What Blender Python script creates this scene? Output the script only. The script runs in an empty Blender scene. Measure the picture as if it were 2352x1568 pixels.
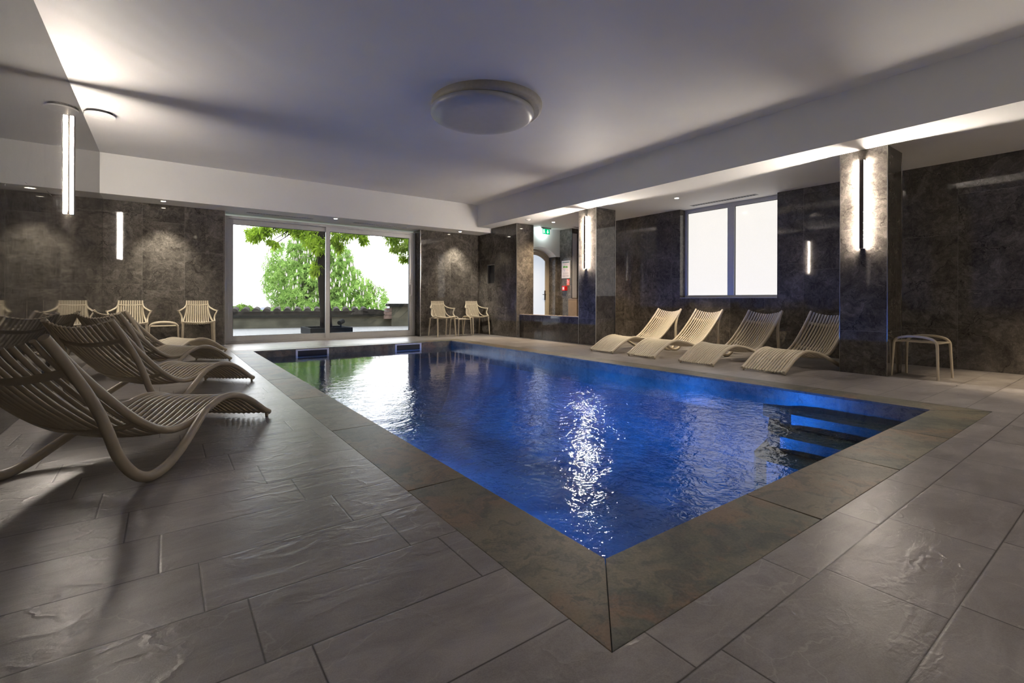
import bpy, bmesh, math, random
from mathutils import Vector, Matrix
random.seed(7)
PI = math.pi
COL = bpy.context.scene.collection

# ------------------------------------------------------------------ helpers
def link(o, parent=None):
    COL.objects.link(o)
    if parent is not None:
        o.parent = parent
    return o

def tag(o, label=None, cat=None, group=None, kind=None):
    if label: o['label'] = label
    if cat: o['category'] = cat
    if group: o['group'] = group
    if kind: o['kind'] = kind
    return o

def thing(name, label, cat, loc=(0, 0, 0), rz=0, group=None):
    o = bpy.data.objects.new(name, None)
    o.empty_display_size = .1
    link(o)
    o.location = loc
    o.rotation_euler = (0, 0, rz)
    return tag(o, label, cat, group)

def dup(root, loc, rz, label, group=None, mirror=False):
    r = root.copy(); COL.objects.link(r)
    r.location = loc; r.rotation_euler = (0, 0, rz)
    tag(r, label, None, group)
    for ch in list(root.children):
        c = ch.copy(); COL.objects.link(c); c.parent = r
        for g in ch.children:
            d = g.copy(); COL.objects.link(d); d.parent = c
    return r

class MB:
    """collects geometry for one mesh object"""
    def __init__(s):
        s.v = []; s.f = []; s.sm = []; s.mi = []
    def add(s, vs, fs, smooth=False, mi=0):
        b = len(s.v)
        s.v += [tuple(v) for v in vs]
        for f in fs:
            s.f.append([b + i for i in f]); s.sm.append(smooth); s.mi.append(mi)
        return s
    def box(s, x0, x1, y0, y1, z0, z1, mi=0):
        vs = [(x0,y0,z0),(x1,y0,z0),(x1,y1,z0),(x0,y1,z0),(x0,y0,z1),(x1,y0,z1),(x1,y1,z1),(x0,y1,z1)]
        return s.add(vs, [(0,3,2,1),(4,5,6,7),(0,1,5,4),(1,2,6,5),(2,3,7,6),(3,0,4,7)], mi=mi)
    def quad(s, a, b, c, d, mi=0):
        return s.add([a, b, c, d], [(0,1,2,3)], mi=mi)
    def prism(s, poly, z0, z1):
        n = len(poly)
        vs = [(x,y,z0) for x,y in poly] + [(x,y,z1) for x,y in poly]
        fs = [list(range(n))[::-1], list(range(n,2*n))] + [(i,(i+1)%n,n+(i+1)%n,n+i) for i in range(n)]
        return s.add(vs, fs)
    def lathe(s, prof, c=(0,0,0), n=32, smooth=True, cap=True):
        vs = []; fs = []
        m = len(prof)
        for r, z in prof:
            for k in range(n):
                a = 2*PI*k/n
                vs.append((c[0]+r*math.cos(a), c[1]+r*math.sin(a), c[2]+z))
        for i in range(m-1):
            for k in range(n):
                fs.append((i*n+k, i*n+(k+1)%n, (i+1)*n+(k+1)%n, (i+1)*n+k))
        s.add(vs, fs, smooth)
        if cap:
            s.add(vs[:n], [list(range(n))[::-1]]); s.add(vs[(m-1)*n:], [list(range(n))])
        return s
    def tube(s, pts, ra, rb=None, side=None, n=12, res=6, smooth=True):
        """swept ellipse; ra = half width along 'side', rb = half thickness. radii may be lists"""
        P = [Vector(p) for p in pts]
        m = len(P)
        RA = list(ra) if isinstance(ra, (list, tuple)) else [ra]*m
        RB = RA if rb is None else (list(rb) if isinstance(rb, (list, tuple)) else [rb]*m)
        out = []; oa = []; ob = []
        for i in range(m-1):
            p0 = P[max(i-1,0)]; p1 = P[i]; p2 = P[i+1]; p3 = P[min(i+2,m-1)]
            for k in range(res):
                t = k/res
                q = .5*((2*p1)+(p2-p0)*t+(2*p0-5*p1+4*p2-p3)*t*t+(3*p1-p0-3*p2+p3)*t**3)
                out.append(q); u = t*t*(3-2*t)
                oa.append(RA[i]*(1-u)+RA[i+1]*u); ob.append(RB[i]*(1-u)+RB[i+1]*u)
        out.append(P[-1]); oa.append(RA[-1]); ob.append(RB[-1])
        L = len(out)
        T = [(out[min(i+1,L-1)]-out[max(i-1,0)]).normalized() for i in range(L)]
        if side is None:
            sd = Vector((0,0,1)).cross(T[0])
            if sd.length < 1e-3: sd = Vector((1,0,0)).cross(T[0])
        else: sd = Vector(side)
        vs = []
        for i in range(L):
            sd = (sd - T[i]*sd.dot(T[i])).normalized()
            if side is not None:
                s2 = Vector(side); s2 = s2 - T[i]*s2.dot(T[i])
                if s2.length > .2: sd = s2.normalized()
            up = T[i].cross(sd)
            for k in range(n):
                a = 2*PI*k/n
                vs.append(out[i] + sd*(oa[i]*math.cos(a)) + up*(ob[i]*math.sin(a)))
        fs = [(i*n+k, i*n+(k+1)%n, (i+1)*n+(k+1)%n, (i+1)*n+k) for i in range(L-1) for k in range(n)]
        s.add(vs, fs, smooth)
        s.add(vs[:n], [list(range(n))[::-1]]); s.add(vs[-n:], [list(range(n))])
        return s
    def build(s, name, mat, parent=None, bevel=0, label=None):
        me = bpy.data.meshes.new(name)
        me.from_pydata(s.v, [], s.f)
        me.polygons.foreach_set('use_smooth', s.sm)
        mats = mat if isinstance(mat, (list, tuple)) else [mat]
        for m in mats: me.materials.append(m)
        if len(mats) > 1: me.polygons.foreach_set('material_index', s.mi)
        me.update()
        o = bpy.data.objects.new(name, me)
        link(o, parent)
        if bevel:
            b = o.modifiers.new('bevel', 'BEVEL'); b.width = bevel; b.segments = 2; b.limit_method = 'ANGLE'
        if label: o['label'] = label
        return o

def box(name, mat, x0, x1, y0, y1, z0, z1, parent=None, bevel=0):
    return MB().box(x0,x1,y0,y1,z0,z1).build(name, mat, parent, bevel)

# ------------------------------------------------------------------ node helper
class NT:
    def __init__(s, name, world=False):
        s.m = bpy.data.worlds.new(name) if world else bpy.data.materials.new(name)
        s.m.use_nodes = True
        s.t = s.m.node_tree; s.t.nodes.clear()
        s.out = s.t.nodes.new('ShaderNodeOutputWorld' if world else 'ShaderNodeOutputMaterial')
    def n(s, typ, **kw):
        nd = s.t.nodes.new(typ)
        for k, v in kw.items():
            if k.startswith('i_'):
                key = k[2:].replace('_', ' ')
                s.set(nd.inputs[key], v)
            elif k.startswith('x'):
                s.set(nd.inputs[int(k[1:])], v)
            else: setattr(nd, k, v)
        return nd
    def set(s, sock, v):
        if hasattr(v, 'bl_rna') and isinstance(v, bpy.types.NodeSocket): s.t.links.new(v, sock)
        elif isinstance(v, bpy.types.Node): s.t.links.new(v.outputs[0], sock)
        else: sock.default_value = v
    def math(s, op, a, b=0, c=None):
        nd = s.n('ShaderNodeMath', operation=op); s.set(nd.inputs[0], a); s.set(nd.inputs[1], b)
        if c is not None: s.set(nd.inputs[2], c)
        return nd.outputs[0]
    def mix(s, f, a, b, blend='MIX'):
        nd = s.n('ShaderNodeMix', data_type='RGBA', blend_type=blend)
        s.set(nd.inputs[0], f); s.set(nd.inputs[6], a); s.set(nd.inputs[7], b)
        return nd.outputs[2]
    def ramp(s, f, stops, interp='LINEAR'):
        nd = s.n('ShaderNodeValToRGB'); s.set(nd.inputs[0], f)
        cr = nd.color_ramp; cr.interpolation = interp
        while len(cr.elements) < len(stops): cr.elements.new(.5)
        for e, (p, c) in zip(cr.elements, stops):
            e.position = p; e.color = (*c, 1) if len(c) == 3 else c
        return nd.outputs[0]
    def noise(s, vec, scale, detail=4, rough=.5, dist=0, out=0):
        nd = s.n('ShaderNodeTexNoise'); s.set(nd.inputs['Vector'], vec)
        nd.inputs['Scale'].default_value = scale; nd.inputs['Detail'].default_value = detail
        nd.inputs['Roughness'].default_value = rough; nd.inputs['Distortion'].default_value = dist
        return nd.outputs[out]
    def pos(s):
        return s.n('ShaderNodeNewGeometry').outputs['Position']
    def xyz(s, vec):
        nd = s.n('ShaderNodeSeparateXYZ'); s.set(nd.inputs[0], vec); return nd.outputs
    def comb(s, x, y, z):
        nd = s.n('ShaderNodeCombineXYZ'); s.set(nd.inputs[0], x); s.set(nd.inputs[1], y); s.set(nd.inputs[2], z); return nd.outputs[0]
    def vmath(s, op, a, b):
        nd = s.n('ShaderNodeVectorMath', operation=op); s.set(nd.inputs[0], a); s.set(nd.inputs[1], b); return nd.outputs[0]
    def bump(s, h, strength=.3, dist=.01, normal=None):
        nd = s.n('ShaderNodeBump'); s.set(nd.inputs['Height'], h)
        nd.inputs['Strength'].default_value = strength; nd.inputs['Distance'].default_value = dist
        if normal is not None: s.set(nd.inputs['Normal'], normal)
        return nd.outputs[0]
    def surf(s, sh):
        s.t.links.new(sh.outputs[0] if isinstance(sh, bpy.types.Node) else sh, s.out.inputs[0]); return s.m
    def pbr(s, color, rough=.5, metal=0, normal=None, spec=.5, **kw):
        nd = s.n('ShaderNodeBsdfPrincipled')
        s.set(nd.inputs['Base Color'], color if not (isinstance(color, tuple) and len(color) == 3) else (*color, 1))
        s.set(nd.inputs['Roughness'], rough); nd.inputs['Metallic'].default_value = metal
        nd.inputs['Specular IOR Level'].default_value = spec
        if normal is not None: s.set(nd.inputs['Normal'], normal)
        for k, v in kw.items(): s.set(nd.inputs[k.replace('_', ' ')], v)
        return s.surf(nd)

def simple(name, color, rough=.5, metal=0, spec=.5, noise=.06, scale=30, bump=0):
    t = NT(name)
    g = t.n('ShaderNodeTexCoord').outputs['Object']
    f = t.noise(g, scale, 3)
    lo = tuple(c*(1-noise) for c in color); hi = tuple(min(1, c*(1+noise)) for c in color)
    c = t.ramp(f, [(.3, lo), (.7, hi)])
    nm = t.bump(t.noise(g, scale*6, 2), bump, .002) if bump else None
    return t.pbr(c, rough, metal, nm, spec)

def emit(name, color, strength):
    t = NT(name)
    return t.surf(t.n('ShaderNodeEmission', i_Color=(*color, 1), i_Strength=strength))

# ------------------------------------------------------------------ dimensions (metres), taken from the photograph's perspective
XL = -.834; YB = 9.829; YW = 10.378; BX = 6.12; WA = 6.522; WAY = 8.775; WAX = 7.012
CX = 6.607; C1 = (6.361, 6.829, 7.145); C2 = (1.851, 2.322, 7.111); XR = 8.093
H1 = 3.195; H2 = 2.6255; H3 = 2.514
PX0, PX1, PY0, PY1 = 1.166, 4.876, 1.0774, 8.859
CW = .2925
WZ = -.115
YN = -2.6

# ------------------------------------------------------------------ materials
def wall_material(name, axis, off, tint=(1, 1, 1), zoff=None):
    """large polished marble-look porcelain panels .6 x 1.2, running bond, axis = horizontal world axis"""
    t = NT(name)
    P = t.pos(); x, y, z = t.xyz(P)
    u = x if axis == 'x' else y
    uu = t.math('DIVIDE', t.math('SUBTRACT', u, off), .6)
    ci = t.math('FLOOR', uu); fu = t.math('FRACT', uu)
    wn = t.n('ShaderNodeTexWhiteNoise', noise_dimensions='1D'); t.set(wn.inputs['W'], ci)
    vv = t.math('DIVIDE', t.math('ADD', z, t.math('MULTIPLY', wn.outputs[0], 1.2)), 1.2)
    ri = t.math('FLOOR', vv); fv = t.math('FRACT', vv)
    du = t.math('MULTIPLY', t.math('MINIMUM', fu, t.math('SUBTRACT', 1, fu)), .6)
    dv = t.math('MULTIPLY', t.math('MINIMUM', fv, t.math('SUBTRACT', 1, fv)), 1.2)
    d = t.math('MINIMUM', du, dv)
    joint = t.math('LESS_THAN', d, .0016)
    jb = t.math('MINIMUM', t.math('DIVIDE', d, .004), 1)
    wn2 = t.n('ShaderNodeTexWhiteNoise', noise_dimensions='3D')
    t.set(wn2.inputs['Vector'], t.comb(ci, ri, off))
    shift = t.vmath('SCALE', wn2.outputs['Color'], (0, 0, 0)); 
    nd = shift.node; nd.inputs['Scale'].default_value = 7.0
    V = t.vmath('ADD', P, shift)
    # warp
    w = t.noise(V, 1.7, 6, .62, 0, 1)
    wv = t.n('ShaderNodeVectorMath', operation='SCALE'); t.set(wv.inputs[0], w); wv.inputs['Scale'].default_value = .55
    W = t.vmath('ADD', V, wv.outputs[0])
    # directional grain
    g1 = t.noise(W, 3.2, 9, .68, .6)
    g2 = t.noise(W, 17, 7, .7, .4)
    g3 = t.noise(W, 70, 5, .7, .3)
    mixn = t.math('ADD', t.math('MULTIPLY', g1, .42), t.math('ADD', t.math('MULTIPLY', g2, .38), t.math('MULTIPLY', g3, .2)))
    def c(r, g, b): return (r*tint[0], g*tint[1], b*tint[2])
    base = t.ramp(mixn, [(.38, c(.036,.032,.028)), (.46, c(.070,.062,.054)), (.53, c(.113,.101,.088)), (.60, c(.175,.158,.138))])
    # cracks
    vo = t.n('ShaderNodeTexVoronoi', feature='DISTANCE_TO_EDGE'); t.set(vo.inputs['Vector'], W); vo.inputs['Scale'].default_value = 2.1
    msk = t.ramp(t.noise(V, 2.3, 3, .5), [(.44, (0,0,0)), (.52, (1,1,1))])
    cr = t.math('MULTIPLY', t.ramp(vo.outputs[0], [(.0, (1,1,1)), (.010, (0,0,0))]), msk)
    base = t.mix(t.math('MULTIPLY', cr, .9), base, (*c(.012,.009,.007), 1))
    vo2 = t.n('ShaderNodeTexVoronoi', feature='DISTANCE_TO_EDGE'); t.set(vo2.inputs['Vector'], t.vmath('ADD', W, (3.1, 5.2, 1.7))); vo2.inputs['Scale'].default_value = 5.5
    msk2 = t.ramp(t.noise(V, 3.3, 3, .5), [(.5, (0,0,0)), (.62, (1,1,1))])
    cr2 = t.math('MULTIPLY', t.ramp(vo2.outputs[0], [(.0, (1,1,1)), (.022, (0,0,0))]), msk2)
    base = t.mix(t.math('MULTIPLY', cr2, .6), base, (*c(.02,.016,.013), 1))
    vo3 = t.n('ShaderNodeTexVoronoi', feature='DISTANCE_TO_EDGE'); t.set(vo3.inputs['Vector'], t.vmath('ADD', W, (9.1, 2.2, 4.7))); vo3.inputs['Scale'].default_value = 3.3
    msk3 = t.ramp(t.noise(V, 2.9, 3, .5, 0), [(.53, (0,0,0)), (.66, (1,1,1))])
    cr3 = t.math('MULTIPLY', t.ramp(vo3.outputs[0], [(.0, (1,1,1)), (.010, (0,0,0))]), msk3)
    base = t.mix(t.math('MULTIPLY', cr3, .6), base, (*c(.30,.26,.21), 1))
    # panel to panel tone
    tone = t.ramp(wn2.outputs[0], [(0, (.86,.86,.86)), (1, (1.12,1.12,1.12))])
    base = t.mix(1, base, tone, 'MULTIPLY')
    base = t.mix(t.math('MULTIPLY', joint, .75), base, (.20,.19,.17,1))
    wav = t.noise(P, 1.3, 2, .5)
    h = t.math('ADD', t.math('MULTIPLY', jb, .05), t.math('ADD', t.math('MULTIPLY', wav, .05), t.math('MULTIPLY', g2, .012)))
    nm = t.bump(h, .35, .006)
    return t.pbr(base, .03, 0, nm, .5)

def floor_material():
    t = NT('floor_tiles')
    P = t.pos(); x, y, z = t.xyz(P)
    vv = t.math('DIVIDE', t.math('SUBTRACT', y, .937), .29975)
    ri = t.math('FLOOR', vv); fv = t.math('FRACT', vv)
    uu = t.math('DIVIDE', t.math('SUBTRACT', t.math('ADD', x, t.math('MULTIPLY', ri, .1023)), .2943), .5998)
    ci = t.math('FLOOR', uu); fu = t.math('FRACT', uu)
    du = t.math('MULTIPLY', t.math('MINIMUM', fu, t.math('SUBTRACT', 1, fu)), .6)
    dv = t.math('MULTIPLY', t.math('MINIMUM', fv, t.math('SUBTRACT', 1, fv)), .3)
    d = t.math('MINIMUM', du, dv)
    joint = t.ramp(d, [(.0022, (1,1,1)), (.0032, (0,0,0))])
    edge = t.math('MINIMUM', t.math('DIVIDE', d, .006), 1)
    wn = t.n('ShaderNodeTexWhiteNoise', noise_dimensions='3D'); t.set(wn.inputs['Vector'], t.comb(ci, ri, .3))
    sc = t.n('ShaderNodeVectorMath', operation='SCALE'); t.set(sc.inputs[0], wn.outputs['Color']); sc.inputs['Scale'].default_value = 9
    V = t.vmath('ADD', P, sc.outputs[0])
    vx, vy, vz = t.xyz(V)
    S = t.comb(t.math('MULTIPLY', vx, .38), vy, vz)             # grain runs along the tile
    big = t.noise(V, 2.6, 5, .55)
    rid = t.noise(S, 11, 7, .62, .8)
    fine = t.noise(V, 260, 4, .6)
    cl = t.math('ADD', t.math('MULTIPLY', big, .55), t.math('MULTIPLY', rid, .45))
    base = t.ramp(cl, [(.38, (.225,.20,.189)), (.5, (.305,.28,.266)), (.61, (.40,.372,.353))])
    base = t.mix(.22, base, t.ramp(fine, [(.35, (.15,.135,.125)), (.65, (.42,.39,.37))]))
    # raised folds and thin pale veins
    vo = t.n('ShaderNodeTexVoronoi', feature='DISTANCE_TO_EDGE')
    wv = t.n('ShaderNodeVectorMath', operation='SCALE'); t.set(wv.inputs[0], t.noise(V, 4, 4, .6, 0, 1)); wv.inputs['Scale'].default_value = .22
    SV = t.vmath('ADD', t.comb(t.math('MULTIPLY', vx, .5), vy, vz), wv.outputs[0])
    t.set(vo.inputs['Vector'], SV); vo.inputs['Scale'].default_value = 6.5
    m1 = t.ramp(t.noise(V, 3.1, 2, .5), [(.45, (0,0,0)), (.6, (1,1,1))])
    vein = t.math('MULTIPLY', t.ramp(vo.outputs[0], [(0, (1,1,1)), (.018, (0,0,0))]), m1)
    base = t.mix(t.math('MULTIPLY', vein, .5), base, (.5,.47,.44,1))
    tone = t.ramp(wn.outputs[0], [(0, (.93,.93,.93)), (1, (1.07,1.07,1.07))])
    base = t.mix(1, base, tone, 'MULTIPLY')
    base = t.mix(joint, base, (.022,.017,.013,1))
    vr = t.n('ShaderNodeTexVoronoi', feature='DISTANCE_TO_EDGE'); t.set(vr.inputs['Vector'], t.vmath('ADD', SV, (4.4, 1.3, 2.2))); vr.inputs['Scale'].default_value = 7.5
    ridge = t.math('MULTIPLY', t.ramp(vr.outputs[0], [(0, (1,1,1)), (.10, (0,0,0))]), t.ramp(t.noise(V, 3.7, 2, .5), [(.42, (0,0,0)), (.6, (1,1,1))]))
    h = t.math('ADD', t.math('MULTIPLY', edge, .14), t.math('ADD', t.math('MULTIPLY', rid, .95), t.math('MULTIPLY', ridge, .26)))
    h = t.math('ADD', h, t.math('MULTIPLY', fine, .07))
    nm = t.bump(h, .6, .005)
    return t.pbr(base, t.math('ADD', t.math('MULTIPLY', rid, .12), .24), 0, nm, .5)

def slate_material(name='slate', wet=False):
    t = NT(name)
    P = t.pos()
    oi = t.n('ShaderNodeObjectInfo')
    r = oi.outputs['Random']
    V = t.vmath('ADD', P, t.comb(t.math('MULTIPLY', r, 31), t.math('MULTIPLY', r, 17), t.math('MULTIPLY', r, 5)))
    wv = t.n('ShaderNodeVectorMath', operation='SCALE'); t.set(wv.inputs[0], t.noise(V, 2.2, 5, .6, 0, 1)); wv.inputs['Scale'].default_value = .5
    W = t.vmath('ADD', V, wv.outputs[0])
    a = t.noise(W, 2.6, 6, .6, .5)
    b = t.noise(W, 11, 8, .68, .7)
    base = t.ramp(a, [(.38, (.046,.056,.046)), (.46, (.115,.118,.080)), (.53, (.185,.17,.108)), (.61, (.25,.21,.135))])
    rust = t.ramp(t.noise(t.vmath('ADD', W, (5, 2, 8)), 2.3, 4, .55, .3), [(.52, (0,0,0)), (.62, (1,1,1))])
    base = t.mix(t.math('MULTIPLY', rust, .8), base, (.29,.16,.075,1))
    base = t.mix(t.math('MULTIPLY', t.ramp(r, [(.5, (0,0,0)), (.95, (1,1,1))]), .4), base, (.30,.215,.15,1))
    dk = t.ramp(b, [(.40, (1,1,1)), (.49, (0,0,0))])
    base = t.mix(t.math('MULTIPLY', dk, .6), base, (.03,.034,.032,1))
    base = t.mix(.3, base, t.ramp(t.noise(V, 120, 5, .65), [(.3, (.05,.05,.04)), (.7, (.27,.25,.2))]))
    nm = t.bump(t.math('ADD', t.math('MULTIPLY', b, .5), t.math('MULTIPLY', t.noise(V, 90, 4), .08)), .4, .006)
    return t.pbr(base, .42 if not wet else .25, 0, nm, .5)

def pool_lining():
    """slate tile lining; blue comes from the pool lamps"""
    t = NT('pool_lining')
    P = t.pos(); x, y, z = t.xyz(P)
    a = t.noise(P, 2.0, 6, .6, .5)
    base = t.ramp(a, [(.35, (.052,.072,.078)), (.5, (.09,.118,.115)), (.68, (.135,.162,.155))])
    def joint(u, s):
        f = t.math('FRACT', t.math('DIVIDE', u, s)); return t.math('MULTIPLY', t.math('MINIMUM', f, t.math('SUBTRACT', 1, f)), s)
    d = t.math('MINIMUM', joint(t.math('ADD', x, .03), .6), joint(t.math('ADD', y, .05), .6))
    base = t.mix(t.math('MULTIPLY', t.math('LESS_THAN', d, .003), .6), base, (.05,.06,.07,1))
    return t.pbr(base, .45, 0, None, .4)

def water_material():
    t = NT('pool_water')
    P = t.pos(); x, y, z = t.xyz(P)
    S = t.comb(t.math('MULTIPLY', x, 1.0), t.math('MULTIPLY', y, 1.0), 0)
    n1 = t.noise(S, 2.4, 2, .5, .4)
    n2 = t.noise(S, 8.5, 3, .55, .8)
    n3 = t.noise(S, 27, 2, .5, .5)
    calm = t.ramp(t.noise(t.vmath('ADD', P, (2.0, 0, 0)), .42, 1, .5), [(.35, (.3,.3,.3)), (.62, (1,1,1))])
    far = t.n('ShaderNodeMapRange'); t.set(far.inputs[0], y)
    far.inputs[1].default_value = 2.0; far.inputs[2].default_value = 6.8; far.inputs[3].default_value = 1.0; far.inputs[4].default_value = .10
    h = t.math('ADD', t.math('MULTIPLY', n1, .75), t.math('ADD', t.math('MULTIPLY', n2, .6), t.math('MULTIPLY', n3, .22)))
    h = t.math('MULTIPLY', h, t.math('MULTIPLY', calm, far.outputs[0]))
    nm = t.bump(h, 1.0, .024)
    fr = t.n('ShaderNodeFresnel', i_IOR=1.333); t.set(fr.inputs['Normal'], nm)
    gl = t.n('ShaderNodeBsdfGlossy', i_Roughness=.04, i_Color=(1,1,1,1)); t.set(gl.inputs['Normal'], nm)
    tr = t.n('ShaderNodeBsdfTransparent', i_Color=(.62,.86,.97,1))
    mx = t.n('ShaderNodeMixShader'); t.set(mx.inputs[0], fr.outputs[0]); t.set(mx.inputs[1], tr); t.set(mx.inputs[2], gl)
    return t.surf(mx)

def glass_material():
    t = NT('clear_pane')
    fr = t.n('ShaderNodeFresnel', i_IOR=1.5)
    gl = t.n('ShaderNodeBsdfGlossy', i_Roughness=.01, i_Color=(.9,.95,.95,1))
    tr = t.n('ShaderNodeBsdfTransparent', i_Color=(.97,.985,.98,1))
    mx = t.n('ShaderNodeMixShader'); t.set(mx.inputs[0], fr.outputs[0]); t.set(mx.inputs[1], tr); t.set(mx.inputs[2], gl)
    return t.surf(mx)

M = {}
M['wall_y'] = wall_material('marble_panels_side', 'y', .2)
M['wall_y2'] = wall_material('marble_panels_right', 'y', 1.543)
M['wall_x'] = wall_material('marble_panels_back', 'x', .28)
M['pil_near'] = wall_material('marble_panels_near_pillar', 'y', 1.80)
M['pil_far'] = wall_material('marble_panels_far_pillar', 'y', 6.30)
M['pil_side'] = wall_material('marble_panels_pillar_side', 'x', 6.50)
M['floor'] = floor_material()
M['slate'] = slate_material()
M['slate_wet'] = slate_material('slate_band', True)
M['lining'] = pool_lining()
M['water'] = water_material()
M['glass'] = glass_material()
def plaster():
    t = NT('white_plaster')
    P = t.pos()
    c = t.ramp(t.noise(P, 1.2, 3), [(.3, (.82,.815,.80)), (.7, (.86,.855,.84))])
    return t.pbr(c, .62, 0, t.bump(t.noise(P, 380, 3, .6), .12, .0015), .35)
M['plaster'] = plaster()
M['resin'] = simple('ecru_resin', (.52,.45,.335), .42, 0, .45, .05, 22, .12)
M['rubber'] = simple('dark_rubber', (.03,.028,.025), .6)
M['alu'] = simple('grey_aluminium', (.58,.58,.575), .38, .25, .5, .03)
M['alu_cool'] = simple('cool_grey_aluminium', (.50,.505,.53), .4, .2, .5, .03)
M['seal'] = simple('black_seal', (.02,.02,.022), .5)
M['trim'] = simple('brushed_steel', (.62,.60,.56), .28, 1.0, .5, .04)
M['bronze'] = simple('dark_bronze', (.055,.046,.040), .4, .4)
M['white'] = simple('white_enamel', (.86,.86,.85), .4)
M['vent'] = simple('vent_grey', (.40,.41,.42), .5)
M['ventdark'] = simple('vent_slot', (.05,.05,.055), .7)
M['led'] = emit('warm_led', (1.0,.89,.77), 255)
M['spot'] = emit('downlight_glow', (1.0,.88,.68), 26)
M['poolled'] = emit('blue_led', (.02,.2,1.0), 2)
M['wood'] = simple('pale_ledge', (.52,.40,.27), .4, 0, .5, .1, 8)
M['doorframe'] = simple('door_frame_beige', (.42,.38,.31), .45)
M['brown'] = simple('brown_board', (.22,.16,.115), .45, 0, .5, .08, 10)
M['red'] = simple('red_plastic', (.55,.012,.012), .35)
M['orange'] = simple('orange_sheet', (.75,.13,.04), .5)
M['green'] = emit('exit_green', (.0,.42,.16), .8)
M['exitwhite'] = emit('exit_white', (.85,1.0,.95), 1.1)
M['paper'] = simple('notice_paper', (.66,.62,.64), .5, 0, .5, .02)
M['ink'] = simple('ink_dark', (.035,.04,.06), .6)
M['inkgreen'] = simple('ink_green', (.12,.36,.07), .6)
M['inkteal'] = simple('ink_teal', (.015,.13,.10), .6)
M['inkred'] = simple('ink_red', (.6,.12,.10), .6)
M['inkblue'] = simple('ink_blue', (.12,.14,.5), .6)
def frosted():
    t = NT('frosted_lit_pane')
    P = t.pos()
    f = t.noise(P, 40, 2)
    c = t.ramp(f, [(.3, (.93,.89,.82)), (.7, (.95,.91,.84))])
    nd = t.n('ShaderNodeBsdfPrincipled'); t.set(nd.inputs['Base Color'], (.3,.3,.3,1))
    nd.inputs['Roughness'].default_value = .12
    t.set(nd.inputs['Emission Color'], c); nd.inputs['Emission Strength'].default_value = .53
    return t.surf(nd)
M['frost'] = frosted()
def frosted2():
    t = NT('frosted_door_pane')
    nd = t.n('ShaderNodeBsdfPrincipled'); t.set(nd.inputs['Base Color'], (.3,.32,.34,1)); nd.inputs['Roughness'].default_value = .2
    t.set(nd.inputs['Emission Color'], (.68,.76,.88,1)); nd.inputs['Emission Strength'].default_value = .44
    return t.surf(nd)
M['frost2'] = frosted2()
def diffuser():
    t = NT('opal_cover')
    g = t.n('ShaderNodeTexCoord').outputs['Object']
    c = t.ramp(t.noise(g, 12, 2), [(.3, (.50,.50,.49)), (.7, (.53,.53,.52))])
    return t.pbr(c, .3, 0, None, .5)
M['opal'] = diffuser()
M['opalbase'] = simple('opal_base', (.42,.39,.32), .5)

# ------------------------------------------------------------------ setting
def struct(o): o['kind'] = 'structure'; return o
FX1 = 10.6; FY1 = 11.5
OX0, OX1, OY0, OY1 = PX0-CW, PX1+CW+.012, PY0-CW, PY1+CW
mb = MB()
def fl(x0, x1, y0, y1): mb.quad((x0,y0,0),(x1,y0,0),(x1,y1,0),(x0,y1,0))
fl(XL, OX0, YN, YW); fl(OX0, OX1, YN, OY0); fl(OX0, OX1, OY1, YW); fl(OX1, FX1, YN, YW); fl(WAX, FX1, YW, FY1)
fl(.9, 4.88, YW, 10.78)
struct(mb.build('floor', M['floor']))

# ceiling: raised coffer over the pool, lower soffits around it
mb = MB()
zb = 3.155
mb.quad((XL,YN,H1+.02),(XL,YB,zb),(BX,YB,zb),(BX,YN,H1+.02))
mb.quad((BX,YN,H2),(BX,YN,H1+.02),(BX,YB,zb),(BX,YB,H2))                    # side of the drop
mb.quad((BX,YN,H2),(BX,FY1,H2),(FX1,FY1,H2),(FX1,YN,H2))
mb.quad((XL,YB,H3),(XL,YB,zb),(WA,YB,zb),(WA,YB,H3))
mb.quad((XL,YB,H3),(XL,10.8,H3),(WA,10.8,H3),(WA,YB,H3))
mb.quad((XL-.2,YN-.2,3.4),(XL-.2,11.0,3.4),(FX1+.2,11.0,3.4),(FX1+.2,YN-.2,3.4))
struct(mb.build('ceiling', M['plaster']))

T = .3
struct(box('wall_left', M['wall_y'], XL-T, XL, YN-T, 11.0, -.02, 3.4))
DX0, DX1 = .903, 4.878
mb = MB(); mb.box(XL, DX0, YW, YW+.4, -.02, H3)
struct(mb.build('wall_back_left', M['wall_x']))
mb = MB(); mb.box(DX1, WA+.002, YW, YW+.4, -.02, H3)
struct(mb.build('wall_back_right', M['wall_x']))
struct(box('wall_back_header', M['plaster'], XL, WA, YW+.42, YW+.8, H3, 3.4))
# stone mass right of the pool corner (niche wall) with its pier end
NY0, NY1, NZ0, NZ1 = 9.672, 9.985, 1.262, 1.73
mb = MB()
mb.box(WA, WA+.12, WAY, YW+.4, -.02, NZ0); mb.box(WA, WA+.12, WAY, YW+.4, NZ1, H2)
mb.box(WA, WA+.12, WAY, NY0, NZ0, NZ1); mb.box(WA, WA+.12, NY1, YW+.4, NZ0, NZ1)
mb.box(WA+.1205, WAX, WAY+.0005, YW+.4, -.02, H2)
struct(mb.build('wall_niche_side', M['wall_y']))
struct(box('wall_niche_end', M['pil_side'], WA+.001, WAX+.001, WAY-.004, WAY-.001, 0, H2-.002))
# low partition between the niche wall and the first pillar
LWZ = .52
struct(box('wall_low', M['wall_y'], CX, CX+.12, C1[1]+.001, WAY-.005, 0, LWZ))
struct(box('trim_1', M['wood'], CX-.006, CX+.126, C1[1]+.001, WAY-.005, LWZ+.0005, LWZ+.014))
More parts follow.
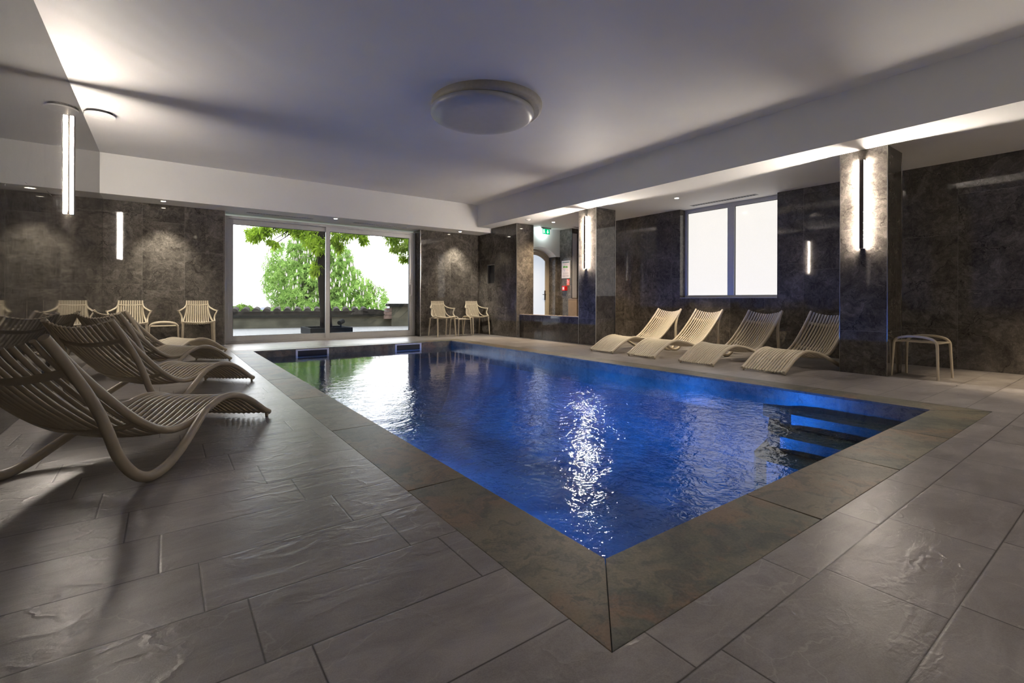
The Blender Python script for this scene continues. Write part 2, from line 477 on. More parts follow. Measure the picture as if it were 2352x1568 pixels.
# right wall with window opening reaching the ceiling
WY0, WY1, WS = 3.74, 5.56, .903
WD = .16
mb = MB()
mb.box(XR, XR+.35, YN-T, WY0, -.02, H2); mb.box(XR, XR+.35, WY1, 7.2, -.02, H2); mb.box(XR, XR+.35, WY0, WY1, -.02, WS)
struct(mb.build('wall_right', M['wall_y2']))
struct(box('wall_lobby_far', M['plaster'], 10.3, 10.6, 6.9, 9.1, -.02, H2))
struct(box('wall_lobby_return', M['plaster'], XR+.351, 10.6, 6.9, 7.2, -.02, H2))
struct(box('wall_near', M['plaster'], XL-T, XR+.5, YN-.2, YN, -.02, 3.4))
# rear lobby: pier wall (facing -X), white wall with the arched door, side wall
XI = 8.075; YI = 9.03
PY_ = 8.60
struct(box('wall_lobby_side', M['wall_y2'], XI, XI+.5, PY_, YI+.55, -.02, H2))
struct(box('wall_lobby_end', M['wall_x'], XI+.001, FX1-.05, PY_-.004, PY_-.0005, 0, H2))
# white wall, arched opening
AX0, AX1 = 6.95, 7.95       # opening
JAMBZ = 1.947
mb = MB()
N = 16
arch = []
acx = (AX0+AX1)/2; hw = (AX1-AX0)/2; rise = .22; spring = JAMBZ
R_ = (hw*hw+rise*rise)/(2*rise)
def archz(x): return spring+rise-R_+math.sqrt(max(0, R_*R_-(x-acx)**2))
JAMBZ = 1.947
xs = [AX0+(AX1-AX0)*i/N for i in range(N+1)]
for i in range(N):
    a, b = xs[i], xs[i+1]
    za, zb_ = archz(a), archz(b)
    mb.quad((a,YI,za),(b,YI,zb_),(b,YI,H2),(a,YI,H2))
    mb.quad((a,YI,za),(a,YI+.4,za),(b,YI+.4,zb_),(b,YI,zb_))
mb.quad((AX1,YI,JAMBZ),(XI,YI,JAMBZ),(XI,YI,H2),(AX1,YI,H2))
mb.quad((AX1,YI,archz(AX1)),(AX1,YI,JAMBZ),(AX1,YI+.4,JAMBZ),(AX1,YI+.4,archz(AX1)))
mb.quad((WAX,YI,0),(AX0,YI,0),(AX0,YI,H2),(WAX,YI,H2))
struct(mb.build('wall_lobby_white', M['plaster']))
mb = MB(); mb.box(AX1+.07, XI-.001, YI-.012, YI+.3, 0, JAMBZ-.001)
struct(mb.build('wall_lobby_jamb', M['wall_x']))
mb = MB(); mb.box(AX1, AX1+.07, YI+.03, YI+.5, 0, JAMBZ-.001)
struct(mb.build('wall_lobby_reveal', M['wall_x']))
# arched door
d2 = bpy.data.objects.new('door_2', None); link(d2); d2.location = (acx, YI+.3, 0); struct(d2)
def arched_frame(x0, x1, y0, y1, w, top, rs, mat, name, par, base=0.0):
    m = MB(); n = 18
    cx = (x0+x1)/2
    def loop(off):
        h = (x1-x0)/2-off; rr = rs*(h/((x1-x0)/2)); Rr = (h*h+rr*rr)/(2*rr)
        pts = [(-h, base+off*(0 if off == 0 else 1))]
        for i in range(n+1):
            xx = -h+2*h*i/n; pts.append((xx, top-off-rr+(rr-Rr+math.sqrt(max(0, Rr*Rr-xx*xx)))))
        pts.append((h, base+off)); return pts
    A = loop(0); B = loop(w)
    k = len(A)
    vs = []
    for (px, pz) in A: vs.append((px, y0, pz))
    for (px, pz) in B: vs.append((px, y0, pz))
    for (px, pz) in A: vs.append((px, y1, pz))
    for (px, pz) in B: vs.append((px, y1, pz))
    fs = []
    for i in range(k):
        j = (i+1) % k
        fs += [(i, j, k+j, k+i), (2*k+i, 3*k+i, 3*k+j, 2*k+j), (k+i, k+j, 3*k+j, 3*k+i), (i, 2*k+i, 2*k+j, j)]
    m.add(vs, fs)
    o = m.build(name, mat, par)
    return o, B
fr, B = arched_frame(AX0-.02, AX1+.02, -.03, .03, .05, 2.14, .20, M['doorframe'], 'frame', d2)
lf, B = arched_frame(AX0+.035, AX1-.035, -.025, .02, .085, 2.08, .18, M['doorframe'], 'door_leaf', d2, .01)
m = MB(); m.add([(a, 0, b) for a, b in B], [list(range(len(B)))]); m.build('pane', M['frost2'], lf)
m = MB(); m.box(.345, .375, -.045, -.026, .86, 1.10); m.tube([(.36,-.045,1.0),(.36,-.075,1.0),(.30,-.08,1.0),(.25,-.08,1.0)], .008, n=8)
m.build('handle', M['bronze'], lf)
# lobby: grey side strip, brown unit
o = thing('wall_panel', 'narrow pale frosted upright panel beside the framed notice in the rear lobby', 'panel', (8.155, 8.583, 0))
MB().box(-.072, .072, -.012, 0, .915, 2.5).build('panel', M['alu'], o)
MB().box(-.08, .08, -.006, 0, .905, 2.51).build('panel_back', M['bronze'], o)
o = thing('reception_counter', 'plain brown counter box in the rear lobby below the pale panel', 'counter', (8.22, 8.42, 0))
MB().box(-.28, .32, -.15, .15, 0, .87).build('body', M['brown'], o, .004)
MB().box(-.285, .325, -.155, .155, .8705, .895).build('top', M['brown'], o, .004)

# sliding door ---------------------------------------------------------------
YD = 10.66
d1 = bpy.data.objects.new('door_1', None); link(d1); d1.location = ((DX0+DX1)/2, YD, 0); struct(d1)
cx = (DX0+DX1)/2
def X(x): return x-cx
fx0, fx1 = .925, 4.865
ftop = 2.47
m = MB()
m.box(X(fx0), X(fx0+.06), -.02, .12, 0, ftop); m.box(X(fx1-.06), X(fx1), -.02, .12, 0, ftop)
m.box(X(fx0+.06), X(fx1-.06), -.02, .12, ftop-.05, ftop); m.box(X(fx0+.06), X(fx1-.06), -.02, .12, 0, .03)
m.build('frame', M['alu'], d1, .003)
def panel(name, x0, x1, y0, y1, z0, z1, sw, tw, bw):
    p_ = bpy.data.objects.new(name, None)
    mm = MB()
    mm.box(X(x0), X(x0+sw), y0, y1, z0, z1); mm.box(X(x1-sw), X(x1), y0, y1, z0, z1)
    mm.box(X(x0+sw), X(x1-sw), y0, y1, z1-tw, z1); mm.box(X(x0+sw), X(x1-sw), y0, y1, z0, z0+bw)
    pn = mm.build(name, M['alu'], d1, .003)
    g = MB(); g.box(X(x0+sw-.005), X(x1-sw+.005), (y0+y1)/2-.004, (y0+y1)/2+.004, z0+bw-.005, z1-tw+.005)
    g.build('pane', M['glass'], pn)
    sl = MB(); e = .006
    for (a, b, c_, d_) in ((x0+sw, x0+sw+e, z0+bw, z1-tw), (x1-sw-e, x1-sw, z0+bw, z1-tw)):
        sl.box(X(a), X(b), y0+.004, y1-.004, c_, d_)
    sl.box(X(x0+sw), X(x1-sw), y0+.004, y1-.004, z1-tw-e, z1-tw); sl.box(X(x0+sw), X(x1-sw), y0+.004, y1-.004, z0+bw, z0+bw+e)
    sl.build('seal', M['seal'], pn)
    return pn
p1 = panel('sliding_panel', fx0+.055, 2.90, .055, .10, .031, ftop-.05, .085, .095, .10)
p2 = panel('sliding_panel', 2.795, fx1-.06, -.012, .045, .031, ftop-.05, .085, .095, .10)
m = MB(); hx = X(fx1-.06-.045)
m.tube([(hx,-.012,.98),(hx,-.05,1.0),(hx,-.05,1.2),(hx,-.012,1.22)], .011, n=8, res=4)
m.box(hx-.014, hx+.014, -.018, -.012, .95, 1.25)
m.build('handle', M['white'], p2)

# window -----------------------------------------------------------------------
w1 = bpy.data.objects.new('window_1', None); link(w1); w1.location = (XR+WD, (WY0+WY1)/2, WS); struct(w1)
cy = (WY0+WY1)/2
def Yw(y): return y-cy
hz = H2-WS
m = MB()
m.box(0, .07, Yw(WY0), Yw(WY0+.05), 0, hz); m.box(0, .07, Yw(WY1-.05), Yw(WY1), 0, hz)
m.box(0, .07, Yw(WY0+.05), Yw(WY1-.05), 0, .055); m.box(0, .07, Yw(WY0+.05), Yw(WY1-.05), hz-.07, hz)
m.box(-.01, .07, Yw(4.555), Yw(4.68), .055, hz-.07)
m.build('window_frame', M['alu_cool'], w1, .003)
for a, b in ((WY0+.05, 4.555), (4.68, WY1-.05)):
    MB().box(.03, .045, Yw(a), Yw(b), .055, hz-.07).build('pane', M['frost'], w1)
    s_ = MB(); s_.box(.018, .03, Yw(a), Yw(a+.008), .055, hz-.07); s_.box(.018, .03, Yw(b-.008), Yw(b), .055, hz-.07)
    s_.box(.018, .03, Yw(a), Yw(b), hz-.078, hz-.07); s_.build('seal', M['seal'], w1)
MB().box(-WD-.004, 0, Yw(WY0), Yw(WY1), .0005, .008).build('window_sill', M['alu'], w1)

# pillars -----------------------------------------------------------------------
def pillar(label, c, fm):
    y0, y1, x1 = c
    o = thing('stone_pillar', label, 'pillar', (CX, y0, 0))
    t_ = MB(); t_.box(0, x1-CX, .004, y1-y0-.004, 0, H2-.001)
    t_.build('side_cladding', M['pil_side'], o)
    MB().box(-.004, -.0005, .004, y1-y0-.004, 0, H2-.001).build('front_cladding', M[fm], o)
    for yy in (0, y1-y0):
        MB().box(-.006, .004, yy-.003 if yy else -.001, yy+.001 if yy else .004, 0, H2-.001).build('corner_trim', M['trim'], o)
    MB().box(x1-CX-.004, x1-CX+.003, -.001, .004, 0, H2-.001).build('corner_trim', M['trim'], o)
    return o
pillar('tall marble-clad pillar at the pool corner of the right aisle, next to the lone side table', C2, 'pil_near')
pillar('marble-clad pillar at the end of the low wall, left of the row of loungers', C1, 'pil_far')
# metal corner trims
def trim(n, x0, x1, y0, y1, z0, z1, mat='trim'): struct(box('trim_%d' % n, M[mat], x0, x1, y0, y1, z0, z1))
trim(2, DX0-.004, DX0+.002, YW-.004, YW+.002, 0, H3-.001)
trim(3, DX1-.002, DX1+.006, YW-.005, YW+.004, 0, H3-.001)
trim(4, WA-.005, WA+.003, WAY-.008, WAY-.001, 0, H2-.001)
trim(5, CX-.004, CX+.004, WAY-.016, WAY-.009, 0, LWZ)

# niche screen
o = thing('wall_niche', 'small dark upright wall niche with a bright metal edge in the marble side wall', 'niche', (WA, (NY0+NY1)/2, NZ0))
h_ = (NY1-NY0)/2
MB().box(.06, .119, -h_+.002, h_-.002, .002, NZ1-NZ0-.002).build('back_panel', M['seal'], o)
m = MB(); b_ = .008
m.box(-.004, .05, -h_, -h_+b_, 0, NZ1-NZ0); m.box(-.004, .05, h_-b_, h_, 0, NZ1-NZ0)
m.box(-.004, .05, -h_+b_, h_-b_, 0, b_); m.box(-.004, .05, -h_+b_, h_-b_, NZ1-NZ0-b_, NZ1-NZ0)
m.build('rim', M['trim'], o)

# ------------------------------------------------------------------ pool
pool = thing('swimming_pool', 'rectangular indoor swimming pool with slate coping and blue underwater light', 'pool', (0, 0, 0))
DP = -1.35
mb = MB()
RC = .75; rings = []
for k in range(13):
    a = PI/2*k/12
    d_ = RC*(1-math.cos(a)); z_ = DP+RC*(1-math.sin(a))
    rings.append((d_, z_))
rings = [(0, -.02)] + rings
for d_, z_ in rings:
    mb.v += [(PX0+d_,PY0+d_,z_),(PX1-d_,PY0+d_,z_),(PX1-d_,PY1-d_,z_),(PX0+d_,PY1-d_,z_)]
for k in range(len(rings)-1):
    for q in range(4):
        mb.f.append([k*4+q, k*4+(q+1)%4, (k+1)*4+(q+1)%4, (k+1)*4+q]); mb.sm.append(False); mb.mi.append(0)
n = (len(rings)-1)*4
mb.f.append([n, n+1, n+2, n+3]); mb.sm.append(False); mb.mi.append(0)
mb.build('basin', M['lining'], pool)
e = .006
mb = MB(); z0, z1 = -.33, -.0205
mb.box(PX0, PX0+e, PY0, PY1, z0, z1); mb.box(PX1-e, PX1, PY0, PY1, z0, z1)
mb.box(PX0+e, PX1-e, PY0, PY0+e, z0, z1); mb.box(PX0+e, PX1-e, PY1-e, PY1, z0, z1)
mb.build('waterline_tiles', M['slate_wet'], pool)
G_ = .0012
def slab(poly):
    MB().prism(poly, -.02, .0).build('coping_slab', M['slate'], pool, .0015)
yl = [PY0, 1.985, 3.18, 4.38, 5.58, 6.78, 7.98, PY1]
for i in range(len(yl)-1):
    a, b = yl[i]+G_, yl[i+1]-G_
    ao = a-CW if i == 0 else a; bo = b+CW if i == len(yl)-2 else b
    ai = a+.009 if i == 0 else a; bi = b-.009 if i == len(yl)-2 else b
    slab([(PX0-CW+.003, ao+.003), (PX0+.008, ai), (PX0+.008, bi), (PX0-CW+.003, bo-.003)])
    slab([(PX1-.008, ai), (OX1-.0035, ao+.003), (OX1-.0035, bo-.003), (PX1-.008, bi)])
xl = [PX0, 2.07, 3.0, 3.93, PX1]
for i in range(len(xl)-1):
    a, b = xl[i]+G_, xl[i+1]-G_
    ao = a-CW if i == 0 else a; bo = b+CW if i == len(xl)-2 else b
    ai = a+.009 if i == 0 else a; bi = b-.009 if i == len(xl)-2 else b
    slab([(ao+.004, PY0-CW+.003), (bo-.004, PY0-CW+.003), (bi, PY0+.008), (ai, PY0+.008)])
    slab([(ai, PY1-.008), (bi, PY1-.008), (bo-.004, PY1+CW-.003), (ao+.004, PY1+CW-.003)])
MB().box(PX0-CW, OX1, PY0-CW, PY0, -.06, -.021).box(PX0-CW, OX1, PY1, PY1+CW, -.06, -.021).box(PX0-CW, PX0, PY0, PY1, -.06, -.021).box(PX1, OX1, PY0, PY1, -.06, -.021).box(OX0-.05, OX0+.0025, OY0-.05, OY1+.05, -.06, -.003).box(OX1-.0025, OX1+.05, OY0-.05, OY1+.05, -.06, -.003).box(OX0, OX1, OY0-.05, OY0+.0025, -.06, -.003).box(OX0, OX1, OY1-.0025, OY1+.05, -.06, -.003).build('coping_bed', M['seal'], pool)
for zt, xs_, ye in ((-.18, 4.60, 2.16), (-.31, 4.26, 2.10), (-.44, 3.92, 2.05)):
    r_ = .16
    poly = [(xs_, PY0+.007), (PX1-.007, PY0+.007), (PX1-.007, ye+r_*1.4), (xs_+r_*1.1, ye+.03), (xs_+r_*.3, ye-.05), (xs_, ye-r_)]
    MB().prism(poly, zt-(.12 if zt > -.4 else .9), zt).build('step', M['slate_wet'], pool)
for xa, xb in ((1.826, 2.379), (3.628, 4.182)):
    y = PY1-e
    m = MB(); w_ = .032
    zt, zl = -.012, -.163
    m.box(xa, xb, y-.014, y-.001, zt-w_*.75, zt); m.box(xa, xb, y-.014, y-.001, zl, zl+w_*.75)
    m.box(xa, xa+w_, y-.014, y-.001, zl+w_*.75, zt-w_*.75); m.box(xb-w_, xb, y-.014, y-.001, zl+w_*.75, zt-w_*.75)
    sk = m.build('skimmer_frame', M['white'], pool)
    MB().box(xa+w_, xb-w_, y-.004, y-.001, zl+w_*.75, zt-w_*.75).build('skimmer_mouth', M['seal'], sk)
for i, (x_, y_, nx, ny) in enumerate(((PX0+e, 3.4, 1, 0), (PX0+e, 5.4, 1, 0), (PX0+e, 7.3, 1, 0))):
    m = MB(); n = 24; vs = []
    for k in range(n):
        a = 2*PI*k/n; vs.append((x_+nx*.012, y_+.13*math.cos(a), -.88+.13*math.sin(a)))
    vs2 = [(x_+nx*.0005, v[1], v[2]) for v in vs]
    m.add(vs+vs2, [list(range(n))]+[(k, (k+1)%n, n+(k+1)%n, n+k) for k in range(n)])
    m.build('underwater_lamp', M['poolled'], pool)
    ld = bpy.data.lights.new('pool_light', 'AREA'); ld.shape = 'DISK'; ld.size = .26; ld.color = (.010, .20, 1.0)
    ld.energy = 155; ld.spread = math.radians(116)
    lo = bpy.data.objects.new('pool_lamp_light', ld); link(lo)
    lo.location = (x_+nx*.03, y_, -.88)
    lo.rotation_euler = Vector((nx, ny, -.56)).to_track_quat('-Z', 'Y').to_euler()
mb = MB()
mb.quad((PX0+e,PY0+e,WZ),(PX1-e,PY0+e,WZ),(PX1-e,PY1-e,WZ),(PX0+e,PY1-e,WZ))
tag(mb.build('pool_water', M['water']), 'rippled clear blue water filling the indoor pool', 'water')

# ------------------------------------------------------------------ sun loungers
SEAT = [(-.015,.030),(.05,.062),(.11,.099),(.236,.172),(.368,.226),(.49,.246),(.588,.237),(.681,.208),(.768,.180),(.86,.162),(.968,.165),(1.067,.196),(1.158,.246),(1.243,.307),(1.322,.373),(1.396,.440),(1.471,.510),(1.571,.612),(1.651,.703)]
LEG = [(1.648,.700,0),(1.60,.636,.003),(1.54,.545,.010),(1.488,.45,.025),(1.455,.36,.045),(1.433,.27,.065),(1.405,.165,.083),(1.345,.075,.096),(1.275,.030,.10),(1.20,.024,.10),(1.11,.045,.096),(1.00,.092,.082),(.89,.145,.060),(.79,.188,.036),(.69,.221,.014),(.57,.238,.002)]
HW = .252
def interp(s_):
    for i in range(len(SEAT)-1):
        a, b = SEAT[i], SEAT[i+1]
        if a[0] <= s_ <= b[0]:
            t_ = (s_-a[0])/(b[0]-a[0]); return a[1]+(b[1]-a[1])*t_
    return SEAT[-1][1]
def sag(s_, w_):
    """how far a slat at lateral fraction w_ lies behind the rails"""
    k = (1-w_*w_)
    d = .052*min(1, max(0, (s_-.65)/.75)) + .006
    return d*k
def slat_path(y, s0=0.0, s1=1.66):
    pts = []
    for (s_, z_) in SEAT:
        if s_ < s0 or s_ > s1: continue
        dz = (interp(min(1.65, s_+.04))-interp(max(-.015, s_-.04)))/.08
        n_ = Vector((dz, -1)).normalized() if dz > 0 else Vector((dz, -1)).normalized()
        q = sag(s_, y/HW)
        pts.append((s_+n_.x*q, y, z_+n_.y*q))
    return pts
def make_lounger(label):
    o = thing('sun_lounger', label, 'sun lounger', group=None)
    for sgn in (-1, 1):
        m = MB()
        m.tube([(s_, sgn*HW, z_) for s_, z_ in SEAT], .0195, side=(0,1,0), n=14, res=4)
        m.tube([(.014, sgn*HW, .035), (.012, sgn*HW, .018), (.012, sgn*HW, .004)], [.013,.012,.010], n=8, res=2)
        rail = m.build('side_rail', M['resin'], o)
        MB().tube([(.012, sgn*HW, .0035), (.012, sgn*HW, 0)], .0105, n=8, res=1).build('foot', M['rubber'], rail)
        m = MB()
        m.tube([(s_, sgn*(HW+w_), z_) for s_, z_, w_ in LEG], [.019,.020,.0205,.021,.0215,.022,.0225,.0235,.024,.024,.0235,.023,.022,.021,.018,.014], side=(0,1,0), n=14, res=4)
        m.build('leg_frame', M['resin'], o)
    n = 13
    for i in range(n):
        y = -HW + 2*HW*(i+1)/(n+1)
        MB().tube(slat_path(y, -.1), .0130, .0098, side=(0,1,0), n=10, res=3).build('slat', M['resin'], o)
    # two curved cross bars behind the back, one under the knees, one at the foot
    for s_, w_, th in ((1.525, .024, .008), (1.18, .026, .008), (.86, .016, .006), (.33, .015, .006), (.035, .012, .007)):
        pts = []
        dz = (interp(s_+.03)-interp(s_-.03))/.06
        nn = Vector((dz, -1)).normalized()
        for k in range(9):
            y = -HW+2*HW*k/8
            q = sag(s_, y/HW)+.010
            pts.append((s_+nn.x*q, y, interp(s_)+nn.y*q))
        MB().tube(pts, w_, th, side=(1, 0, dz), n=10, res=3).build('cross_bar', M['resin'], o)
    return o

def foot_mid_from_tip(tip, a):
    """tip = floor point under the rail that faces the camera, a = direction from foot to head"""
    return tip
# left row: head end towards the left wall.  (near foot tip, heading of the foot end in degrees)
LEFT = [((.606,3.856), 53.5, 'ecru slatted sun lounger nearest the camera on the left, cut by the frame'),
        ((.741,5.638), 50.5, 'second ecru slatted sun lounger from the camera in the left row'),
        ((.732,7.663), 47, 'third ecru slatted sun lounger from the camera in the left row'),
        ((.80,9.054), 42, 'farthest ecru slatted sun lounger of the left row, close to the armchairs')]
first = None
for tip, a, lab in LEFT:
    t_ = math.radians(a); d_ = Vector((math.cos(t_), math.sin(t_))); nr = Vector((-d_.y, d_.x))
    c = Vector(tip) + nr*HW
    rz = t_+PI
    if first is None:
        first = make_lounger(lab); first.location = (c.x, c.y, 0); first.rotation_euler = (0, 0, rz)
        first['group'] = 'sun loungers left of the pool'
    else:
        dup(first, (c.x, c.y, 0), rz, lab, 'sun loungers left of the pool')
RIGHT = [((5.80,5.458), -4.5, 'farthest sun lounger of the right row, brightly lit, beside the pillar of the low wall'),
         ((5.78,4.64), -3.6, 'brightly lit sun lounger under the frosted window, second farthest of the right row'),
         ((5.715,3.683), -3.8, 'greyish shaded sun lounger in the right row, under the right end of the window'),
         ((5.752,2.818), -3.8, 'nearest sun lounger of the right row, partly hidden by the tall pillar')]
for (fx, fy), a, lab in RIGHT:
    dup(first, (fx, fy, 0), math.radians(a), lab, 'sun loungers right of the pool')

# ------------------------------------------------------------------ armchairs
def make_chair(label):
    """front faces -y, origin on the floor under the seat centre"""
    o = thing('armchair', label, 'armchair')
    # seat rim
    m = MB()
    m.tube([(-.225,.20,.425),(-.235,.05,.445),(-.238,-.10,.462),(-.232,-.19,.468),(-.19,-.225,.462),(-.10,-.238,.452),(0,-.242,.448),(.10,-.238,.452),(.19,-.225,.462),(.232,-.19,.468),(.238,-.10,.462),(.235,.05,.445),(.225,.20,.425)], .0145, .013, n=10, res=4)
    m.build('seat_rim', M['resin'], o)
    n = 11
    for i in range(n):
        f = -1+2*i/(n-1)
        xt = .153*f; xb = .165*f; xf = .185*f
        q = .022*(1-f*f)
        m = MB()
        m.tube([(xf,-.226+.006*abs(f),.452),(xf*.98,-.16,.446-q*.3),(xb,-.02,.425-q*.5),(xb,.09,.425-q*.3),(xb*.99,.155,.46),(xb*.98,.185,.53),(xt,.215,.64),(xt,.245,.75),(xt,.26,.83)], [.0125,.0125,.0125,.0125,.0125,.0125,.0125,.012,.012], .007, side=(1,0,0), n=8, res=3)
        m.build('slat', M['resin'], o)
    MB().tube([(-.158,.236,.755),(-.08,.244,.753),(0,.247,.752),(.08,.244,.753),(.158,.236,.755)], .006, .011, n=8, res=3).build('cross_bar', M['resin'], o)
    MB().tube([(-.225,.20,.425),(-.1,.17,.43),(0,.165,.43),(.1,.17,.43),(.225,.20,.425)], .010, n=8, res=3).build('rear_rail', M['resin'], o)
    for sg in (-1, 1):
        m = MB()
        m.tube([(sg*.158,.255,.83),(sg*.163,.240,.76),(sg*.187,.215,.71),(sg*.235,.15,.672),(sg*.268,.04,.655),(sg*.285,-.06,.655),(sg*.286,-.10,.656)], [.011,.013,.014,.014,.015,.017,.010], [.010,.011,.011,.010,.010,.009,.007], n=10, res=4)
        m.tube([(sg*.284,-.07,.652),(sg*.268,-.085,.62),(sg*.246,-.09,.57),(sg*.236,-.11,.52),(sg*.236,-.165,.475),(sg*.232,-.195,.466)], [.013,.014,.014,.015,.016,.014], [.010]*6, n=10, res=4)
        m.build('armrest', M['resin'], o)
        m = MB()
        m.tube([(sg*.160,.24,.74),(sg*.175,.205,.62),(sg*.20,.16,.52),(sg*.22,.05,.47),(sg*.232,-.10,.462),(sg*.228,-.19,.462)], [.012,.014,.016,.017,.014,.012], [.008]*6, n=10, res=4)
        m.build('side_sweep', M['resin'], o)
        MB().tube([(sg*.225,-.195,.462),(sg*.226,-.205,.35),(sg*.232,-.225,.12),(sg*.235,-.232,.0)], [.021,.018,.0145,.012], n=10, res=3).build('leg', M['resin'], o)
        MB().tube([(sg*.215,.195,.43),(sg*.22,.205,.32),(sg*.228,.235,.12),(sg*.232,.25,.0)], [.019,.017,.014,.012], n=10, res=3).build('leg', M['resin'], o)
    return o
CH = [(.47, 'ecru slatted armchair against the back wall, just left of the sliding door'),
      (-.475, 'ecru slatted armchair in the left corner of the back wall, behind the loungers'),
      (5.285, 'ecru slatted armchair just right of the sliding door, left of its side table'),
      (6.235, 'ecru slatted armchair in the right corner of the back wall by the niche')]
ch0 = None
for x_, lab in CH:
    if ch0 is None:
        ch0 = make_chair(lab); ch0.location = (x_, 10.05, 0); ch0['group'] = 'armchairs along the back wall'
    else: dup(ch0, (x_, 10.05, 0), 0, lab, 'armchairs along the back wall')

# ------------------------------------------------------------------ side tables
def make_table(label):
    """two arched rails run along local x at y = +-.19; flat top between"""
    o = thing('side_table', label, 'side table')
    for sg in (-1, 1):
        y = sg*.165
        m = MB()
        m.tube([(-.196,y,.385),(-.183,y,.412),(-.15,y,.438),(-.08,y,.456),(0,y,.461),(.08,y,.456),(.15,y,.438),(.183,y,.412),(.196,y,.385)], .0125, .0145, side=(0,1,0), n=10, res=4)
        m.build('rail', M['resin'], o)
        for sx in (-1, 1):
            MB().tube([(sx*.19,y,.405),(sx*.198,y,.37),(sx*.203,y+sg*.004,.25),(sx*.212,y+sg*.018,.0)], [.013,.0145,.0135,.0115], n=10, res=4).build('leg', M['resin'], o)
    m = MB()
    nn = 14
    poly = []
    for k in range(nn+1):
        f = -1+2*k/nn; poly.append((.165*f, -.150+.0*f))
    m2 = []
    top = [(-.186,-.155),(-.16,-.135),(-.08,-.128),(0,-.126),(.08,-.128),(.16,-.135),(.186,-.155),(.194,-.13),(.199,0),(.194,.13),(.186,.155),(.16,.135),(.08,.128),(0,.126),(-.08,.128),(-.16,.135),(-.186,.155),(-.194,.13),(-.199,0),(-.194,-.13)]
    m.prism(top, .392, .404)
    m.build('table_top', M['resin'], o, .003)
    for sx in (-1, 1):
        MB().tube([(sx*.192,-.162,.394),(sx*.199,-.08,.396),(sx*.201,0,.397),(sx*.199,.08,.396),(sx*.192,.162,.394)], .011, .010, n=10, res=4).build('end_rail', M['resin'], o)
    return o
tb = make_table('ecru side table with arched rails standing alone beside the tall pillar on the right')
tb.location = (6.925, 1.625, 0); tb.rotation_euler = (0, 0, math.radians(-97)); tb['group'] = 'arched side tables'
dup(tb, (5.79, 10.06, 0), math.radians(90), 'ecru side table between the two armchairs right of the sliding door', 'arched side tables')
dup(tb, (-.02, 10.06, 0), 0, 'ecru side table between the two armchairs left of the sliding door', 'arched side tables')

# ------------------------------------------------------------------ lamps
def wall_lamp(label, x, y, z0, z1, face):
    """face = -1: shines from a face whose normal is -x; +1: normal +x"""
    o = thing('wall_light', label, 'wall light', (x, y, z0), group='linear wall lights')
    L_ = z1-z0; hw_ = .021; dep = .049
    def bx(n, m_, xa, xb, ya, yb, za, zb): 
        a, b = sorted((face*xa, face*xb)); return MB().box(a, b, ya, yb, za, zb).build(n, M[m_], o)
    bx('back_plate', 'bronze', .001, .011, -hw_, hw_, 0, L_)
    bx('front_plate', 'bronze', dep-.008, dep, -hw_, hw_, 0, L_)
    bx('end_cap', 'bronze', .001, dep, -hw_, hw_, -.004, -.0005); bx('end_cap', 'bronze', .001, dep, -hw_, hw_, L_+.0005, L_+.004)
    bx('light_strip', 'led', .0115, dep-.0085, -hw_+.003, hw_-.003, .004, L_-.004)
    return o
wall_lamp('upright linear wall light glowing on the tall near pillar', CX-.004, 2.087, 1.47, 2.497, -1)
wall_lamp('upright linear wall light glowing on the pillar of the low wall', CX-.004, 6.62, 1.47, 2.482, -1)
wall_lamp('upright linear wall light glowing on the dark left wall', XL, 6.88, 1.755, 2.80, 1)

def downlight(label, x, y, z, power=18, spot=True, warm=(1.0,.84,.62), blend=.7, ang=62):
    o = thing('recessed_downlight', label, 'downlight', (x, y, z), group='recessed downlights')
    MB().lathe([(.034,-.0005),(.043,-.004),(.046,-.0005)], n=24, cap=False).build('ring', M['white'], o)
    m = MB(); m.lathe([(.033,-.003),(.033,-.0008)], n=24); m.build('lens', M['spot'], o)
    if spot:
        ld = bpy.data.lights.new('downlight_beam', 'SPOT'); ld.energy = power; ld.color = warm; ld.spot_size = math.radians(ang); ld.spot_blend = blend; ld.shadow_soft_size = .03
        lo = bpy.data.objects.new('downlight_beam', ld); link(lo); lo.location = (x, y, z-.02); lo.rotation_euler = (0, 0, 0)
downlight('recessed downlight in the soffit above the left armchairs', -.03, 10.014, H3, 120, warm=(1,.92,.76), ang=84, blend=.8)
downlight('recessed downlight in the soffit above the sliding door', 2.82, 10.02, H3, 45)
downlight('recessed downlight in the soffit above the right armchairs', 5.79, 10.094, H3, 120, warm=(1,.92,.76), ang=84, blend=.8)
downlight('recessed downlight in the aisle ceiling left of the frosted window', 7.146, 4.98, H2, 170)
downlight('recessed downlight in the lobby ceiling beside the exit sign', 7.108, 8.17, H2, 190, warm=(1,.78,.52), ang=125, blend=.9)
downlight('recessed downlight over the near end of the right aisle, outside the frame', 7.3, .35, H2, 150, warm=(1,.8,.55))
downlight('recessed downlight over the near right floor, behind the camera', 7.3, -1.5, H2, 90)

for k, (dx, dy) in enumerate(((.9, -.6), (3.4, -.9), (5.6, -.6))):  # unseen fill lamps, added to lift the dim near floor
    downlight(('first', 'second', 'third')[k]+' added fill downlight, unseen, in the main ceiling behind the camera', dx, dy, 3.165, (13, 30, 30)[k], warm=(1,.90,.80), ang=130, blend=1)
# big opal ceiling lamp
o = thing('ceiling_lamp', 'large round opal ceiling lamp, switched off, above the pool', 'ceiling lamp', (3.10, 4.77, 3.183))
MB().lathe([(.655,0),(.655,-.05),(.645,-.075),(.62,-.09)], n=64, c=(0,0,0)).build('base_ring', M['opalbase'], o)
cov = MB().lathe([(.60,-.0905),(.612,-.10),(.612,-.13),(.60,-.15),(.56,-.168),(.45,-.185),(.3,-.196),(.15,-.201),(.01,-.203)], n=64, c=(-.055,.02,0)).build('cover', M['opal'], o)
